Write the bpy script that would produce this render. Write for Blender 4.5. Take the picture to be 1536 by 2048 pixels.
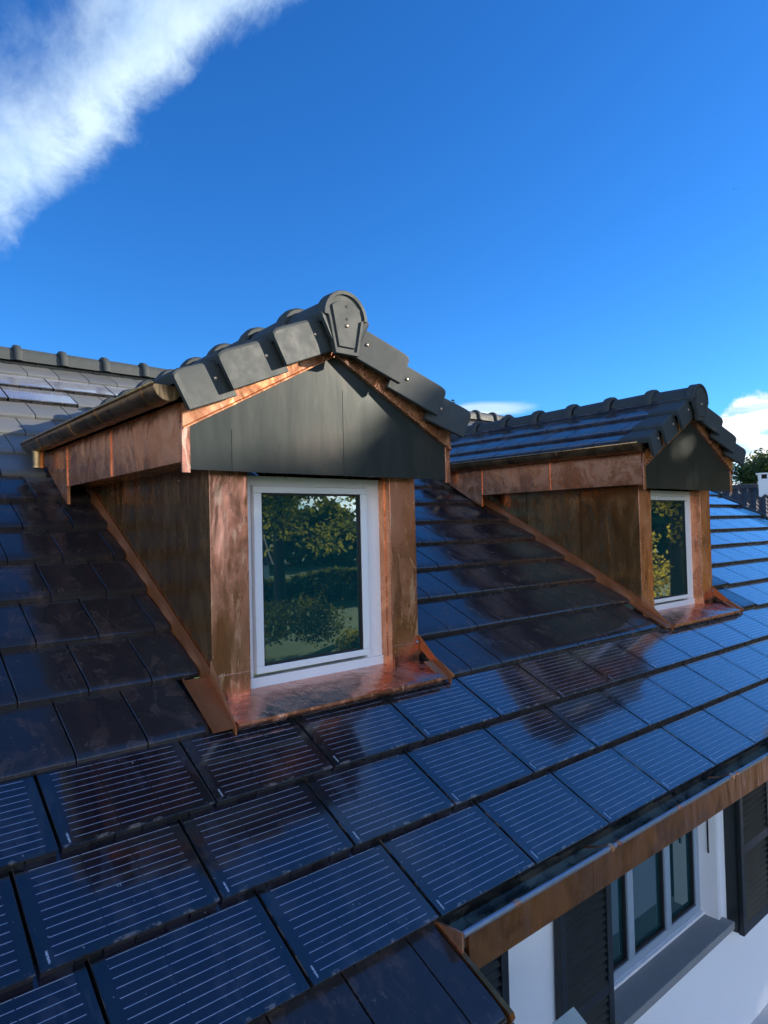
import bpy, bmesh, math, random
from mathutils import Vector, Matrix
random.seed(11)
R = math.radians
sc = bpy.context.scene
for o in list(bpy.data.objects): bpy.data.objects.remove(o)

# ------------------------------------------------------------------ camera
CAM = Vector((-1.2589, -1.9106, 1.5062))
YAW, PIT, ROL, FPX = -0.7030, 0.0245, -0.0237, 1352.15
_cy, _sy, _cp, _sp = math.cos(YAW), math.sin(YAW), math.cos(PIT), math.sin(PIT)
FW = Vector((-_sy*_cp, _cy*_cp, _sp)); _r0 = Vector((_cy, _sy, 0)); _u0 = _r0.cross(FW)
_c, _s = math.cos(ROL), math.sin(ROL)
RT = _c*_r0 + _s*_u0; UP = -_s*_r0 + _c*_u0
cd = bpy.data.cameras.new('camera'); cam = bpy.data.objects.new('camera', cd); sc.collection.objects.link(cam)
cam.matrix_world = Matrix(((RT.x, UP.x, -FW.x, CAM.x), (RT.y, UP.y, -FW.y, CAM.y), (RT.z, UP.z, -FW.z, CAM.z), (0, 0, 0, 1)))
cd.sensor_fit = 'HORIZONTAL'; cd.sensor_width = 36; cd.lens = FPX/1536*36; cd.clip_start = .05; cd.clip_end = 5000
sc.camera = cam
def ray(px, py): return (FW + RT*((px-768)/FPX) - UP*((py-1024)/FPX))
def proj(P):
    q = Vector(P)-CAM; z = q.dot(FW)
    if z < .05: return None
    return 768+FPX*q.dot(RT)/z, 1024-FPX*q.dot(UP)/z

# ------------------------------------------------------------------ node helpers
class NT:
    def __init__(s, nt): s.nt = nt; s.n = nt.nodes; s.l = nt.links
    def node(s, t, **k):
        n = s.n.new(t)
        for a, b in k.items(): setattr(n, a, b)
        return n
    def put(s, sock, v):
        if v is None: return
        if hasattr(v, 'is_output') or isinstance(v, bpy.types.NodeSocket): s.l.new(v, sock)
        else:
            if isinstance(v, (tuple, list)) and len(v) == 3 and sock.type == 'RGBA': v = (*v, 1)
            sock.default_value = v
    def m(s, op, a, b=None, c=None, clamp=False):
        n = s.node('ShaderNodeMath', operation=op, use_clamp=clamp); s.put(n.inputs[0], a)
        if b is not None: s.put(n.inputs[1], b)
        if c is not None: s.put(n.inputs[2], c)
        return n.outputs[0]
    def vm(s, op, a, b=None, out=0):
        n = s.node('ShaderNodeVectorMath', operation=op); s.put(n.inputs[0], a)
        if b is not None: s.put(n.inputs[1], b)
        return n.outputs[out]
    def dot(s, a, b): return s.vm('DOT_PRODUCT', a, tuple(b), 1)
    def mix(s, f, a, b):
        n = s.node('ShaderNodeMix', data_type='RGBA'); s.put(n.inputs[0], f); s.put(n.inputs[6], a); s.put(n.inputs[7], b); return n.outputs[2]
    def mr(s, v, a, b, c=0., d=1., smooth=True):
        n = s.node('ShaderNodeMapRange', interpolation_type='SMOOTHSTEP' if smooth else 'LINEAR')
        s.put(n.inputs[0], v); n.inputs[1].default_value = a; n.inputs[2].default_value = b; n.inputs[3].default_value = c; n.inputs[4].default_value = d
        return n.outputs[0]
    def noise(s, vec, scale, detail=4, rough=.5, dist=0., out=0):
        n = s.node('ShaderNodeTexNoise'); s.put(n.inputs['Vector'], vec); n.inputs['Scale'].default_value = scale
        n.inputs['Detail'].default_value = detail; n.inputs['Roughness'].default_value = rough; n.inputs['Distortion'].default_value = dist
        return n.outputs[out]
    def bump(s, h, strength=.2, dist=.01, nrm=None):
        n = s.node('ShaderNodeBump'); s.put(n.inputs['Height'], h); n.inputs['Strength'].default_value = strength; n.inputs['Distance'].default_value = dist
        if nrm is not None: s.put(n.inputs['Normal'], nrm)
        return n.outputs[0]
    def attr(s, name, out=2): return s.node('ShaderNodeAttribute', attribute_name=name).outputs[out]
    def pos(s, scale=(1, 1, 1)):
        p = s.node('ShaderNodeNewGeometry').outputs['Position']
        return p if scale == (1, 1, 1) else s.vm('MULTIPLY', p, scale)

# ------------------------------------------------------------------ world: clear sky with drifting cloud bands
SUN_AZ = R(58)          # from -y towards +x
SUN_EL = R(21)
SD = Vector((math.sin(SUN_AZ)*math.cos(SUN_EL), -math.cos(SUN_AZ)*math.cos(SUN_EL), math.sin(SUN_EL)))
w = bpy.data.worlds.new('World'); sc.world = w; w.use_nodes = True
N = NT(w.node_tree); N.n.clear()
sky = N.node('ShaderNodeTexSky', sky_type='NISHITA'); sky.sun_disc = False
sky.sun_elevation = SUN_EL; sky.sun_rotation = math.atan2(SD.x, SD.y)
sky.altitude = 400; sky.air_density = 1.0; sky.dust_density = .35; sky.ozone_density = 3.0
hs = N.node('ShaderNodeHueSaturation'); hs.inputs['Saturation'].default_value = 1.22; N.put(hs.inputs['Color'], sky.outputs[0])
skycol = N.vm('MULTIPLY', hs.outputs[0], (.45, .94, 1.39))
D = N.vm('NORMALIZE', N.node('ShaderNodeTexCoord').outputs['Generated'])
def edge_plane(a, b):
    n = ray(*a).cross(ray(*b)).normalized()
    return n
n1 = edge_plane((0, 470), (560, 0)); n2 = edge_plane((0, 200), (250, 0))
if n1.dot(ray(1000, 900)) > 0: n1 = -n1           # positive towards the cloud
if n2.dot(ray(1000, 900)) < 0: n2 = -n2
wv = N.noise(D, 5.0, 6, .55, .0, 1)
wv = N.vm('MULTIPLY', N.vm('SUBTRACT', wv, (.5, .5, .5)), (.06, .06, .06))
Dw = N.vm('ADD', D, wv)
nz = N.noise(Dw, 7.0, 10, .62, .3); nf = N.noise(Dw, 22.0, 8, .65, .4)
big = N.noise(Dw, 2.6, 3, .5)
s1 = N.m('ADD', N.dot(D, n1), N.m('ADD', N.m('MULTIPLY', N.m('SUBTRACT', nz, .5), .11), N.m('MULTIPLY', N.m('SUBTRACT', nf, .5), .05)))
s2 = N.m('ADD', N.dot(D, n2), N.m('MULTIPLY', N.m('SUBTRACT', nz, .5), .22))
band = N.m('MULTIPLY', N.mr(s1, -.018, .042), N.mr(s2, -.08, .09))
band = N.m('MULTIPLY', band, N.mr(nz, .2, .5, .82, 1.0))
band = N.m('MULTIPLY', band, N.mr(N.dot(D, ray(150, 250).normalized()), .55, .85))
# low bank of cumulus on the right and thin wisps over the ridge
hz = ray(1388, 900); hz.z = 0; hz.normalize(); hp = Vector((hz.y, -hz.x, 0))
if hp.dot(ray(1536, 900)) < 0: hp = -hp
sep = N.node('ShaderNodeSeparateXYZ'); N.put(sep.inputs[0], D); el = sep.outputs[2]
Ds = N.vm('MULTIPLY', D, (1, 1, 4.5))
ns = N.noise(Ds, 9, 9, .6, .5); nb = N.noise(D, 30, 7, .6, .2)
t = N.dot(D, hp)
topz = N.m('ADD', N.mr(t, -.06, .06, .075, .166, False), N.m('MULTIPLY', N.m('SUBTRACT', nb, .5), .055))
bank = N.m('MULTIPLY', N.mr(N.m('SUBTRACT', topz, el), .0, .012), N.mr(N.m('ADD', t, N.m('MULTIPLY', N.m('SUBTRACT', nb, .5), .04)), -.03, .01))
bank = N.m('MULTIPLY', bank, N.m('MAXIMUM', N.mr(ns, .36, .56, .25, 1.0), N.mr(el, .12, .15, 0, 1)))
hq = ray(965, 820).normalized(); dq = N.vm('SUBTRACT', D, tuple(hq))
lenq = N.vm('LENGTH', N.vm('MULTIPLY', dq, (1, 1, 6.0)), None, 1)
wisp = N.m('MULTIPLY', N.mr(N.m('ADD', lenq, N.m('MULTIPLY', N.m('SUBTRACT', ns, .5), .14)), .085, .02), .85)
# unseen clouds added behind the camera as soft fill light
fill_cloud = N.m('MULTIPLY', N.mr(N.noise(Ds, 2.2, 8, .6, .4), .40, .56), N.m('MULTIPLY', N.mr(el, .60, .35), N.mr(N.dot(D, FW), .42, .10)))
cm = N.m('MAXIMUM', N.m('MAXIMUM', band, bank), N.m('MAXIMUM', wisp, N.m('MULTIPLY', fill_cloud, .8)))
ccol = N.mix(N.mr(N.noise(Dw, 9, 5, .5), .35, .65), (3.3, 4.8, 6.8), (5.2, 6.5, 7.6))
ccol = N.mix(N.m('MAXIMUM', bank, wisp), ccol, N.mix(N.mr(ns, .4, .6), (4.2, 5.6, 8.), (9., 9., 8.8)))
front = N.mr(sep.outputs[1], -.10, -.45)
ccol = N.mix(N.m('MULTIPLY', front, fill_cloud), ccol, (21., 22., 24.))  # added front clouds brightened to light frames, wall and posts
mixw = N.mix(N.m('MULTIPLY', cm, .93), skycol, ccol)
bg = N.node('ShaderNodeBackground'); N.put(bg.inputs[0], mixw); bg.inputs[1].default_value = .095
wo = N.node('ShaderNodeOutputWorld'); N.l.new(bg.outputs[0], wo.inputs[0])

# ------------------------------------------------------------------ sun
sl = bpy.data.lights.new('sun', 'SUN'); so = bpy.data.objects.new('sun', sl); sc.collection.objects.link(so)
sl.energy = 5.0; sl.angle = R(.55); sl.color = (1, .90, .76)
so.rotation_euler = (-SD).to_track_quat('-Z', 'Y').to_euler(); so.location = (0, 0, 30)
sc.view_settings.view_transform = 'Standard'; sc.view_settings.look = 'None'; sc.view_settings.gamma = 1
sc.view_settings.exposure = .85
sc.render.engine = 'CYCLES'; sc.render.resolution_x = 768; sc.render.resolution_y = 1024

# ------------------------------------------------------------------ materials
def mat(name, f):
    m = bpy.data.materials.new(name); m.use_nodes = True; N = NT(m.node_tree)
    b = N.n['Principled BSDF']; f(N, b); return m
def P(N, b, **k):
    for a, v in k.items(): N.put(b.inputs[a.replace('_', ' ')], v)
def simple(name, col, rough=.5, metal=0., var=.15, sc_=6, bumpk=.05):
    def f(N, b):
        n = N.noise(N.pos(), sc_, 6, .6)
        c = N.mix(n, tuple(x*(1-var) for x in col), tuple(min(1, x*(1+var)) for x in col))
        P(N, b, Base_Color=c, Roughness=N.mr(n, .2, .8, max(.02, rough-.08), min(1, rough+.08)), Metallic=metal,
          Normal=N.bump(N.noise(N.pos(), sc_*8, 5), bumpk, .01))
    return mat(name, f)

def f_tile(sunlit_top):
    # anthracite glazed clay: rain-wet lower courses with drying films, upper main-roof courses painted paler for the sun on them
    def f(N, b):
        rnd = N.attr('rnd'); p = N.pos()
        n = N.noise(p, 3.2, 6, .6, .8); fine = N.noise(p, 60, 5, .6); dust = N.noise(p, 9, 7, .65)
        film = N.mr(N.noise(N.vm('MULTIPLY', p, (1, .6, .6)), 5.5, 8, .66, 1.6), .545, .565)
        streak = N.mr(N.noise(N.vm('MULTIPLY', p, (3.4, 1, 1)), 6.5, 8, .7, 2.2), .60, .62)
        film = N.m('MAXIMUM', N.m('MULTIPLY', film, N.mr(dust, .35, .65, .25, 1)), N.m('MULTIPLY', streak, .55))
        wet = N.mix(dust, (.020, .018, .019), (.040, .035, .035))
        wet = N.mix(N.m('MULTIPLY', film, .45), wet, (.120, .076, .056))  # drying films tinted warm brown, copper glow painted into their colour
        dry_lit_c = N.mix(N.m('ADD', N.m('MULTIPLY', rnd, .5), N.m('MULTIPLY', dust, .5)), (.085, .090, .088), (.165, .165, .155))
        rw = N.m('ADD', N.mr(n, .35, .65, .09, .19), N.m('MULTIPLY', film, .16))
        if sunlit_top:
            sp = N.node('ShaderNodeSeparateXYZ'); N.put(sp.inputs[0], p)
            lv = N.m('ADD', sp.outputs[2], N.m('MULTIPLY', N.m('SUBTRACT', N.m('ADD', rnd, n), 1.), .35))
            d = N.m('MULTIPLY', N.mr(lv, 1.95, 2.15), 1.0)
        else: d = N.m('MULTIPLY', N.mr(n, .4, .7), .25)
        c = N.mix(d, wet, dry_lit_c)
        spot = N.mr(N.noise(p, 95, 2, .5), .73, .77); c = N.mix(N.m('MULTIPLY', spot, .6), c, (.32, .30, .27))
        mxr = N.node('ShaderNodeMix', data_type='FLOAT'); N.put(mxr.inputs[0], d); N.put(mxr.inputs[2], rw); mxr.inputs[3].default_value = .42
        P(N, b, Base_Color=c, Roughness=mxr.outputs[0], IOR=1.55,
          Normal=N.bump(N.m('ADD', N.m('ADD', N.noise(p, 5, 3, .5), N.m('MULTIPLY', film, .05)), N.m('MULTIPLY', fine, .05)), .12, .010))
    return f
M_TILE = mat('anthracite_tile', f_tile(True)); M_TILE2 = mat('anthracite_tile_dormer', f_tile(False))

def f_tile_matt(N, b):
    p = N.pos(); rnd = N.attr('rnd'); d = N.noise(p, 11, 7, .65); s = N.noise(N.vm('MULTIPLY', p, (1, 1, .25)), 16, 5, .6)
    c = N.mix(d, (.038, .045, .044), (.066, .074, .070)); c = N.mix(N.m('MULTIPLY', N.mr(s, .55, .8), .3), c, (.13, .13, .12))
    P(N, b, Base_Color=c, Roughness=N.mr(d, .3, .7, .55, .7), Specular_IOR_Level=.28, Normal=N.bump(N.noise(p, 120, 4, .6), .10, .004))
M_VERGE = mat('verge_tile_clay', f_tile_matt)

def f_copper(tint_a, tint_b, rough, streak=True, patina=.5, dark=.35, metal=.93):
    def f(N, b):
        p = N.pos(); ps = N.pos((1, 1, .28)) if streak else p
        a = N.noise(ps, 5.5, 8, .62, .9); bl = N.noise(ps, 15, 7, .6, 1.5); fine = N.noise(N.pos((1, 1, .4)), 70, 5, .65)
        c = N.mix(N.mr(a, .36, .64), tint_a, tint_b)
        blot = N.mr(bl, .56, .66)
        c = N.mix(N.m('MULTIPLY', blot, patina), c, (.92, .56, .38))
        dk = N.mr(N.noise(p, 2.3, 5, .6, .6), .5, .72); c = N.mix(N.m('MULTIPLY', dk, dark), c, (.34, .17, .13))
        rr = N.m('ADD', N.mr(a, .3, .7, rough-.07, rough+.10), N.m('MULTIPLY', blot, .10))
        P(N, b, Base_Color=c, Metallic=metal, Roughness=rr,
          Normal=N.bump(N.m('ADD', N.noise(N.pos((1, 1, .35)), 4.5, 3, .5, .6), N.m('MULTIPLY', fine, .02)), .6, .035))
    return f
M_COP = mat('copper_bright', f_copper((.70, .27, .12), (.92, .41, .21), .24, False, .22, .35, .74))
M_COPR = mat('copper_flashing', lambda N, b: P(N, b, Base_Color=N.mix(N.noise(N.pos(), 9, 6, .6), (.40, .13, .045), (.60, .22, .085)), Metallic=.65, Roughness=.42, Normal=N.bump(N.noise(N.pos(), 14, 4), .2, .02)))
M_COPD = mat('copper_brown', f_copper((.50, .23, .08), (.66, .33, .12), .20, True, .02, .10, .88))
M_COPP = mat('copper_stained', f_copper((.52, .21, .13), (.76, .35, .24), .24, True, .8, .45))
M_COPG = mat('copper_gutter', f_copper((.34, .20, .09), (.50, .31, .15), .30, False, .10, .2))
M_COPF = mat('copper_fascia_brown', f_copper((.32, .12, .04), (.44, .175, .06), .34, False, .10))
def f_gable(N, b):
    p = N.pos(); s = N.noise(N.pos((1.6, 1, .18)), 7, 7, .6, .4); d = N.noise(p, 2.4, 4, .5)
    c = N.mix(N.mr(s, .35, .7), (.021, .028, .025), (.029, .036, .031))
    low = N.mr(N.noise(N.pos((2.2, 1, .5)), 12, 4, .6), .60, .72)
    c = N.mix(N.m('MULTIPLY', low, .25), c, (.075, .078, .062)); c = N.mix(N.m('MULTIPLY', N.mr(d, .5, .7), .4), c, (.07, .050, .042))
    P(N, b, Base_Color=c, Metallic=.35, Roughness=N.mr(s, .3, .7, .37, .42), Normal=N.bump(N.noise(N.pos((1, 1, .3)), 5, 4), .12, .02))
M_GAB = mat('bronze_gable_sheet', f_gable)
M_WHITE = simple('white_window_plastic', (.90, .90, .91), .22, 0, .03, 4, .01)
M_GREYFR = simple('grey_blue_paint', (.30, .38, .46), .35, 0, .06)
M_GASKET = simple('black_gasket', (.012, .012, .014), .5)
M_SHUT = simple('black_green_shutter_paint', (.009, .012, .012), .38, 0, .3, 9)
M_IRON = simple('black_iron', (.02, .02, .022), .4, .6)
M_SCREW = simple('copper_screw', (.75, .52, .34), .3, .9, .1)
M_UNDER = simple('roof_underlay', (.014, .013, .013), .8)
M_BEAD = simple('weathered_zinc_bead', (.36, .38, .42), .38, .8, .08, 4)
def f_inner(N, b):
    p = N.pos(); n = N.noise(N.pos((.5, 1, 1)), 9, 6, .6, .8)
    P(N, b, Base_Color=N.mix(N.mr(n, .4, .62), (.055, .05, .04), (.30, .25, .17)), Metallic=.6, Roughness=N.mr(n, .3, .7, .2, .5), Normal=N.bump(n, .2, .01))
M_INNER = mat('gutter_inside_patina', f_inner)
def f_wall(N, b):
    p = N.pos(); P(N, b, Base_Color=N.mix(N.noise(p, 1.2, 5), (.86, .88, .89), (.93, .93, .92)), Roughness=.9, Normal=N.bump(N.noise(p, 130, 5, .7), .35, .004))
M_WALL = mat('white_render', f_wall)
def f_stone(N, b):
    p = N.pos(); n = N.noise(p, 160, 3, .7); k = N.noise(p, 5, 6, .6)
    P(N, b, Base_Color=N.mix(N.m('ADD', N.m('MULTIPLY', n, .6), N.m('MULTIPLY', k, .4)), (.16, .17, .17), (.36, .37, .36)), Roughness=.8, Normal=N.bump(n, .3, .003))
M_STONE = mat('grey_stone_sill', f_stone)
def f_glass(N, b):
    p = N.pos()
    P(N, b, Base_Color=(.004, .042, .050), Roughness=.012, IOR=3.0, Specular_Tint=(.85, 1, .95, 1), Normal=N.bump(N.noise(p, 1.3, 2), .02, .05))
M_GLASS = mat('window_glass', f_glass)
def f_solar(N, b):
    uv = N.node('ShaderNodeUVMap', uv_map='UVMap').outputs[0]
    sp = N.node('ShaderNodeSeparateXYZ'); N.put(sp.inputs[0], uv); u, v = sp.outputs[0], sp.outputs[1]
    # u, v in metres over the sheet
    k = N.m('DIVIDE', N.m('SUBTRACT', v, .034), .0345)
    fr = N.m('ABSOLUTE', N.m('SUBTRACT', N.m('FRACT', k), .5))
    line = N.mr(fr, .5-.027, .5-.018)     # bright where fract close to 0/1
    inr = N.m('MULTIPLY', N.m('MULTIPLY', N.m('GREATER_THAN', v, .030), N.m('LESS_THAN', v, .40)),
              N.m('MULTIPLY', N.m('GREATER_THAN', u, .045), N.m('LESS_THAN', u, .548)))
    g1 = N.m('GREATER_THAN', N.m('ABSOLUTE', N.m('SUBTRACT', u, .213)), .0022)
    g2 = N.m('GREATER_THAN', N.m('ABSOLUTE', N.m('SUBTRACT', u, .380)), .0022)
    line = N.m('MULTIPLY', N.m('MULTIPLY', line, inr), N.m('MULTIPLY', g1, g2))
    lab = N.m('MULTIPLY', N.m('MULTIPLY', N.m('GREATER_THAN', u, .024), N.m('LESS_THAN', u, .031)), N.m('MULTIPLY', N.m('GREATER_THAN', v, .016), N.m('LESS_THAN', v, .062)))
    lab = N.m('MULTIPLY', lab, N.mr(N.noise(N.vm('MULTIPLY', uv, (1, 1, 1)), 260, 1), .42, .5))
    cell = N.m('MULTIPLY', N.m('MULTIPLY', N.m('GREATER_THAN', v, .022), N.m('GREATER_THAN', u, .036)), N.m('LESS_THAN', u, .556))
    p = N.pos(); d = N.noise(p, 6, 5, .6, .6)
    base = N.mix(cell, (.010, .011, .013), N.mix(d, (.006, .005, .009), (.016, .012, .020)))
    film = N.mr(N.noise(N.pos((2, .6, .6)), 5, 6, .6, 1.0), .55, .58)
    base = N.mix(N.m('MULTIPLY', film, .16), base, (.10, .10, .12))
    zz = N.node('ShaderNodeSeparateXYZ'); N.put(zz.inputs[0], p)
    base = N.mix(N.m('MULTIPLY', N.mr(zz.outputs[2], 1.95, 2.15), N.mr(d, .2, .8, .35, .75)), base, (.20, .21, .25))  # sky reflection on the upper tiles painted in as a paler base
    base = N.mix(line, base, (.58, .62, .70)); base = N.mix(lab, base, (.55, .58, .6))
    spk = N.mr(N.noise(p, 70, 1.5, .5), .765, .79); base = N.mix(N.m('MULTIPLY', spk, .7), base, (.50, .46, .38))
    lip = N.m('MULTIPLY', N.m('LESS_THAN', v, .012), N.mr(N.noise(p, 16, 6, .65), .52, .62)); base = N.mix(N.m('MULTIPLY', lip, .5), base, (.34, .27, .22))
    P(N, b, Base_Color=base, Roughness=N.m('ADD', N.mr(d, .3, .7, .10, .17), N.m('MULTIPLY', film, .10)), IOR=1.55, Coat_Weight=1.0, Coat_Roughness=.06, Coat_IOR=1.58, Sheen_Weight=.30, Sheen_Roughness=.35, Sheen_Tint=(.85, .88, 1, 1),
      Normal=N.bump(N.m('ADD', N.noise(p, 5, 3), N.m('MULTIPLY', N.noise(p, 220, 2), .015)), .10, .012))
M_SOLAR = mat('solar_cell_glass', f_solar)
M_CASE = simple('black_moulded_casing', (.028, .026, .025), .4, 0, .5, 25, .3)
def f_leaf(c1, c2, tr=.35):
    def f(N, b):
        r = N.attr('rnd'); c = N.mix(r, c1, c2)
        P(N, b, Base_Color=c, Roughness=.55, Specular_IOR_Level=.3)
        tb = N.node('ShaderNodeBsdfTranslucent'); N.put(tb.inputs[0], N.mix(.5, c, (.35, .32, .03)))
        mx = N.node('ShaderNodeMixShader'); mx.inputs[0].default_value = tr
        N.l.new(b.outputs[0], mx.inputs[1]); N.l.new(tb.outputs[0], mx.inputs[2])
        N.l.new(mx.outputs[0], N.n['Material Output'].inputs[0])
    return f
M_LEAF = mat('autumn_leaf', f_leaf((.09, .14, .02), (.46, .36, .05), .5))
M_LEAFG = mat('golden_leaf', f_leaf((.62, .42, .05), (.95, .68, .10), .6))
M_LEAFD = mat('dark_leaf', f_leaf((.025, .055, .018), (.09, .14, .035), .3))
M_NEEDLE = mat('conifer_needles', f_leaf((.012, .022, .014), (.03, .045, .028), .05))
M_BARK = simple('bark', (.06, .045, .035), .9, 0, .4, 20, .6)
def f_grass(N, b):
    p = N.pos(); P(N, b, Base_Color=N.mix(N.mr(N.noise(p, .35, 9, .7, .5), .35, .65), (.030, .085, .010), (.085, .165, .022)), Roughness=.9, Normal=N.bump(N.noise(p, 30, 5), .6, .05))
M_GRASS = mat('lawn_grass', f_grass)
def f_pave(N, b):
    p = N.pos(); n = N.noise(p, 60, 5, .7); P(N, b, Base_Color=N.mix(n, (.55, .54, .52), (.68, .66, .63)), Roughness=.85, Normal=N.bump(n, .3, .005))
M_PAVE = mat('pale_paving', f_pave)
def f_pan(c1, c2):
    def f(N, b):
        p = N.pos(); P(N, b, Base_Color=N.mix(N.noise(p, 4, 6, .7), c1, c2), Roughness=.8)
    return f
M_PANT = mat('dark_pantile', f_pan((.035, .037, .042), (.075, .075, .078)))
M_PANR = mat('brown_pantile', f_pan((.10, .07, .05), (.22, .15, .11)))
def f_wood(N, b):
    n = N.noise(N.pos((1, 9, 9)), 5, 6, .6, .5); P(N, b, Base_Color=N.mix(n, (.84, .80, .58), (.92, .90, .72)), Roughness=.8, Normal=N.bump(n, .3, .004))
M_WOOD = mat('bare_plank_wood', f_wood)
M_BIRD = simple('dark_plumage', (.02, .02, .022), .7)

# ------------------------------------------------------------------ mesh builder
ORG = Vector((0, 0, 0))
class MB:
    def __init__(s): s.v = []; s.f = []; s.r = []; s.uv = []
    def add(s, vs, fs, rnd=None, uvs=None):
        o = len(s.v); s.v += [Vector(q) for q in vs]
        rnd = random.random() if rnd is None else rnd
        for i, f in enumerate(fs):
            s.f.append([o+j for j in f]); s.r.append(rnd); s.uv.append(uvs[i] if uvs else None)
        return s
    def box(s, a, b, rnd=None):
        x0, y0, z0 = a; x1, y1, z1 = b
        return s.add([(x0, y0, z0), (x1, y0, z0), (x1, y1, z0), (x0, y1, z0), (x0, y0, z1), (x1, y0, z1), (x1, y1, z1), (x0, y1, z1)],
              [(0, 3, 2, 1), (4, 5, 6, 7), (0, 1, 5, 4), (1, 2, 6, 5), (2, 3, 7, 6), (3, 0, 4, 7)], rnd)
    def prism(s, poly, ext, rnd=None):
        n = len(poly); ext = Vector(ext); a = [Vector(p) for p in poly]; b = [p+ext for p in a]
        return s.add(a+b, [tuple(range(n)), tuple(range(2*n-1, n-1, -1))]+[(i, (i+1) % n, n+(i+1) % n, n+i) for i in range(n)], rnd)
    def loft(s, secs, closed=True, caps=True, rnd=None):
        n = len(secs[0]); vs = [p for q in secs for p in q]; fs = []
        for i in range(len(secs)-1):
            for j in range(n if closed else n-1):
                k = (j+1) % n; fs.append((i*n+j, i*n+k, (i+1)*n+k, (i+1)*n+j))
        if caps and closed: fs += [tuple(range(n)), tuple(range(len(vs)-1, len(vs)-n-1, -1))]
        return s.add(vs, fs, rnd)
    def tube(s, a, b, r, r2=None, n=12, rnd=None):
        a = Vector(a); b = Vector(b); d = (b-a).normalized(); r2 = r if r2 is None else r2
        x = d.orthogonal().normalized(); y = d.cross(x)
        c = lambda p, q: [p+x*(q*math.cos(6.28318*i/n))+y*(q*math.sin(6.28318*i/n)) for i in range(n)]
        return s.loft([c(a, r), c(b, r2)], rnd=rnd)
    def dome(s, c, d, r, rnd=None):
        c = Vector(c); d = Vector(d).normalized(); x = d.orthogonal().normalized(); y = d.cross(x); secs = []
        for k in range(5):
            a = k/4*1.45; secs.append([c+d*(r*.7*math.sin(a))+(x*math.cos(6.28318*i/10)+y*math.sin(6.28318*i/10))*(r*math.cos(a)) for i in range(10)])
        return s.loft(secs, rnd=rnd)
    def build(s, name, m, parent=None, smooth=None, bevel=0, fixn=True):
        me = bpy.data.meshes.new(name); me.from_pydata([p-ORG for p in s.v], [], s.f); me.materials.append(m)
        a = me.attributes.new('rnd', 'FLOAT', 'FACE'); a.data.foreach_set('value', s.r)
        if any(s.uv):
            ul = me.uv_layers.new(name='UVMap')
            for pf, uvs in zip(me.polygons, s.uv):
                if uvs:
                    for li, q in zip(pf.loop_indices, uvs): ul.data[li].uv = q
        if fixn:
            bm = bmesh.new(); bm.from_mesh(me); bmesh.ops.recalc_face_normals(bm, faces=bm.faces); bm.to_mesh(me); bm.free()
        if smooth: me.shade_smooth() if smooth is True else me.shade_auto_smooth(R(smooth)) if hasattr(me, 'shade_auto_smooth') else me.shade_smooth()
        o = bpy.data.objects.new(name, me); sc.collection.objects.link(o)
        if smooth and smooth is not True: me.set_sharp_from_angle(angle=R(smooth)) if hasattr(me, 'set_sharp_from_angle') else None
        if parent is not None: o.parent = parent
        elif ORG.length: o.location = ORG
        if bevel:
            md = o.modifiers.new('bevel', 'BEVEL'); md.width = bevel; md.segments = 2; md.limit_method = 'ANGLE'; md.harden_normals = False
        return o
def tag(o, label=None, cat=None, group=None, kind=None):
    if label: o['label'] = label
    if cat: o['category'] = cat
    if group: o['group'] = group
    if kind: o['kind'] = kind
    return o
def empty(name, loc):
    o = bpy.data.objects.new(name, None); sc.collection.objects.link(o); o.location = loc; o.empty_display_size = .3; return o
def kids(o): return [c for c in bpy.data.objects if c.parent == o]
def copy_tree(o, parent=None):
    c = o.copy(); sc.collection.objects.link(c)
    if parent is not None: c.parent = parent
    for k in kids(o): copy_tree(k, c)
    return c
ORD = ['zeroth', 'first', 'second', 'third', 'fourth', 'fifth', 'sixth', 'seventh', 'eighth', 'ninth', 'tenth', 'eleventh', 'twelfth', 'thirteenth', 'fourteenth', 'fifteenth', 'sixteenth']

# ------------------------------------------------------------------ setting: ground
AL = 0.5128; CA, SA, TA = math.cos(AL), math.sin(AL), math.tan(AL); G = 0.4041
GZ = -2.46
g = MB(); g.add([(-1500, -1500, GZ), (1500, -1500, GZ), (1500, 1500, GZ), (-1500, 1500, GZ)], [(0, 1, 2, 3)]); tag(g.build('ground', M_GRASS), kind='structure')
g = MB(); g.add([(-6, -3.2, GZ+.004), (16, -3.2, GZ+.004), (16, .6, GZ+.004), (-6, .6, GZ+.004)], [(0, 1, 2, 3)]); tag(g.build('terrace', M_PAVE), kind='structure')

# ------------------------------------------------------------------ tile field
UX = Vector((1, 0, 0)); VV = Vector((0, CA, SA)); NN = Vector((0, -SA, CA))
def one_tile(mb, O, U, V, Nn, u0, u1, vb, length, drop, gauge, thick=.05, gap=.003, rnd=None):
    j = random.uniform(-.0012, .0012); tl = random.uniform(-.0012, .0012)
    a, b = u0+gap, u1-gap
    st = [(0., -.030), (.003, -.019), (.010, -.0125), (.024, -.0068), (.048, -.0025), (.075, -.0005), (.09, 0), (length, 0)]
    secs = []
    for t, h in st:
        hh = h - drop*min(t, length)/gauge + j
        pl = lambda u, e, q=0: O + U*u + V*(vb+t) + Nn*(hh+e+q)
        e_ = -.014 if t < .02 else -thick
        secs.append([pl(a, e_), pl(a, -.003, -tl), pl(a+.003, 0, -tl), pl(b-.003, 0, tl), pl(b, -.003, tl), pl(b, e_)])
    mb.loft(secs, rnd=rnd)
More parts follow.
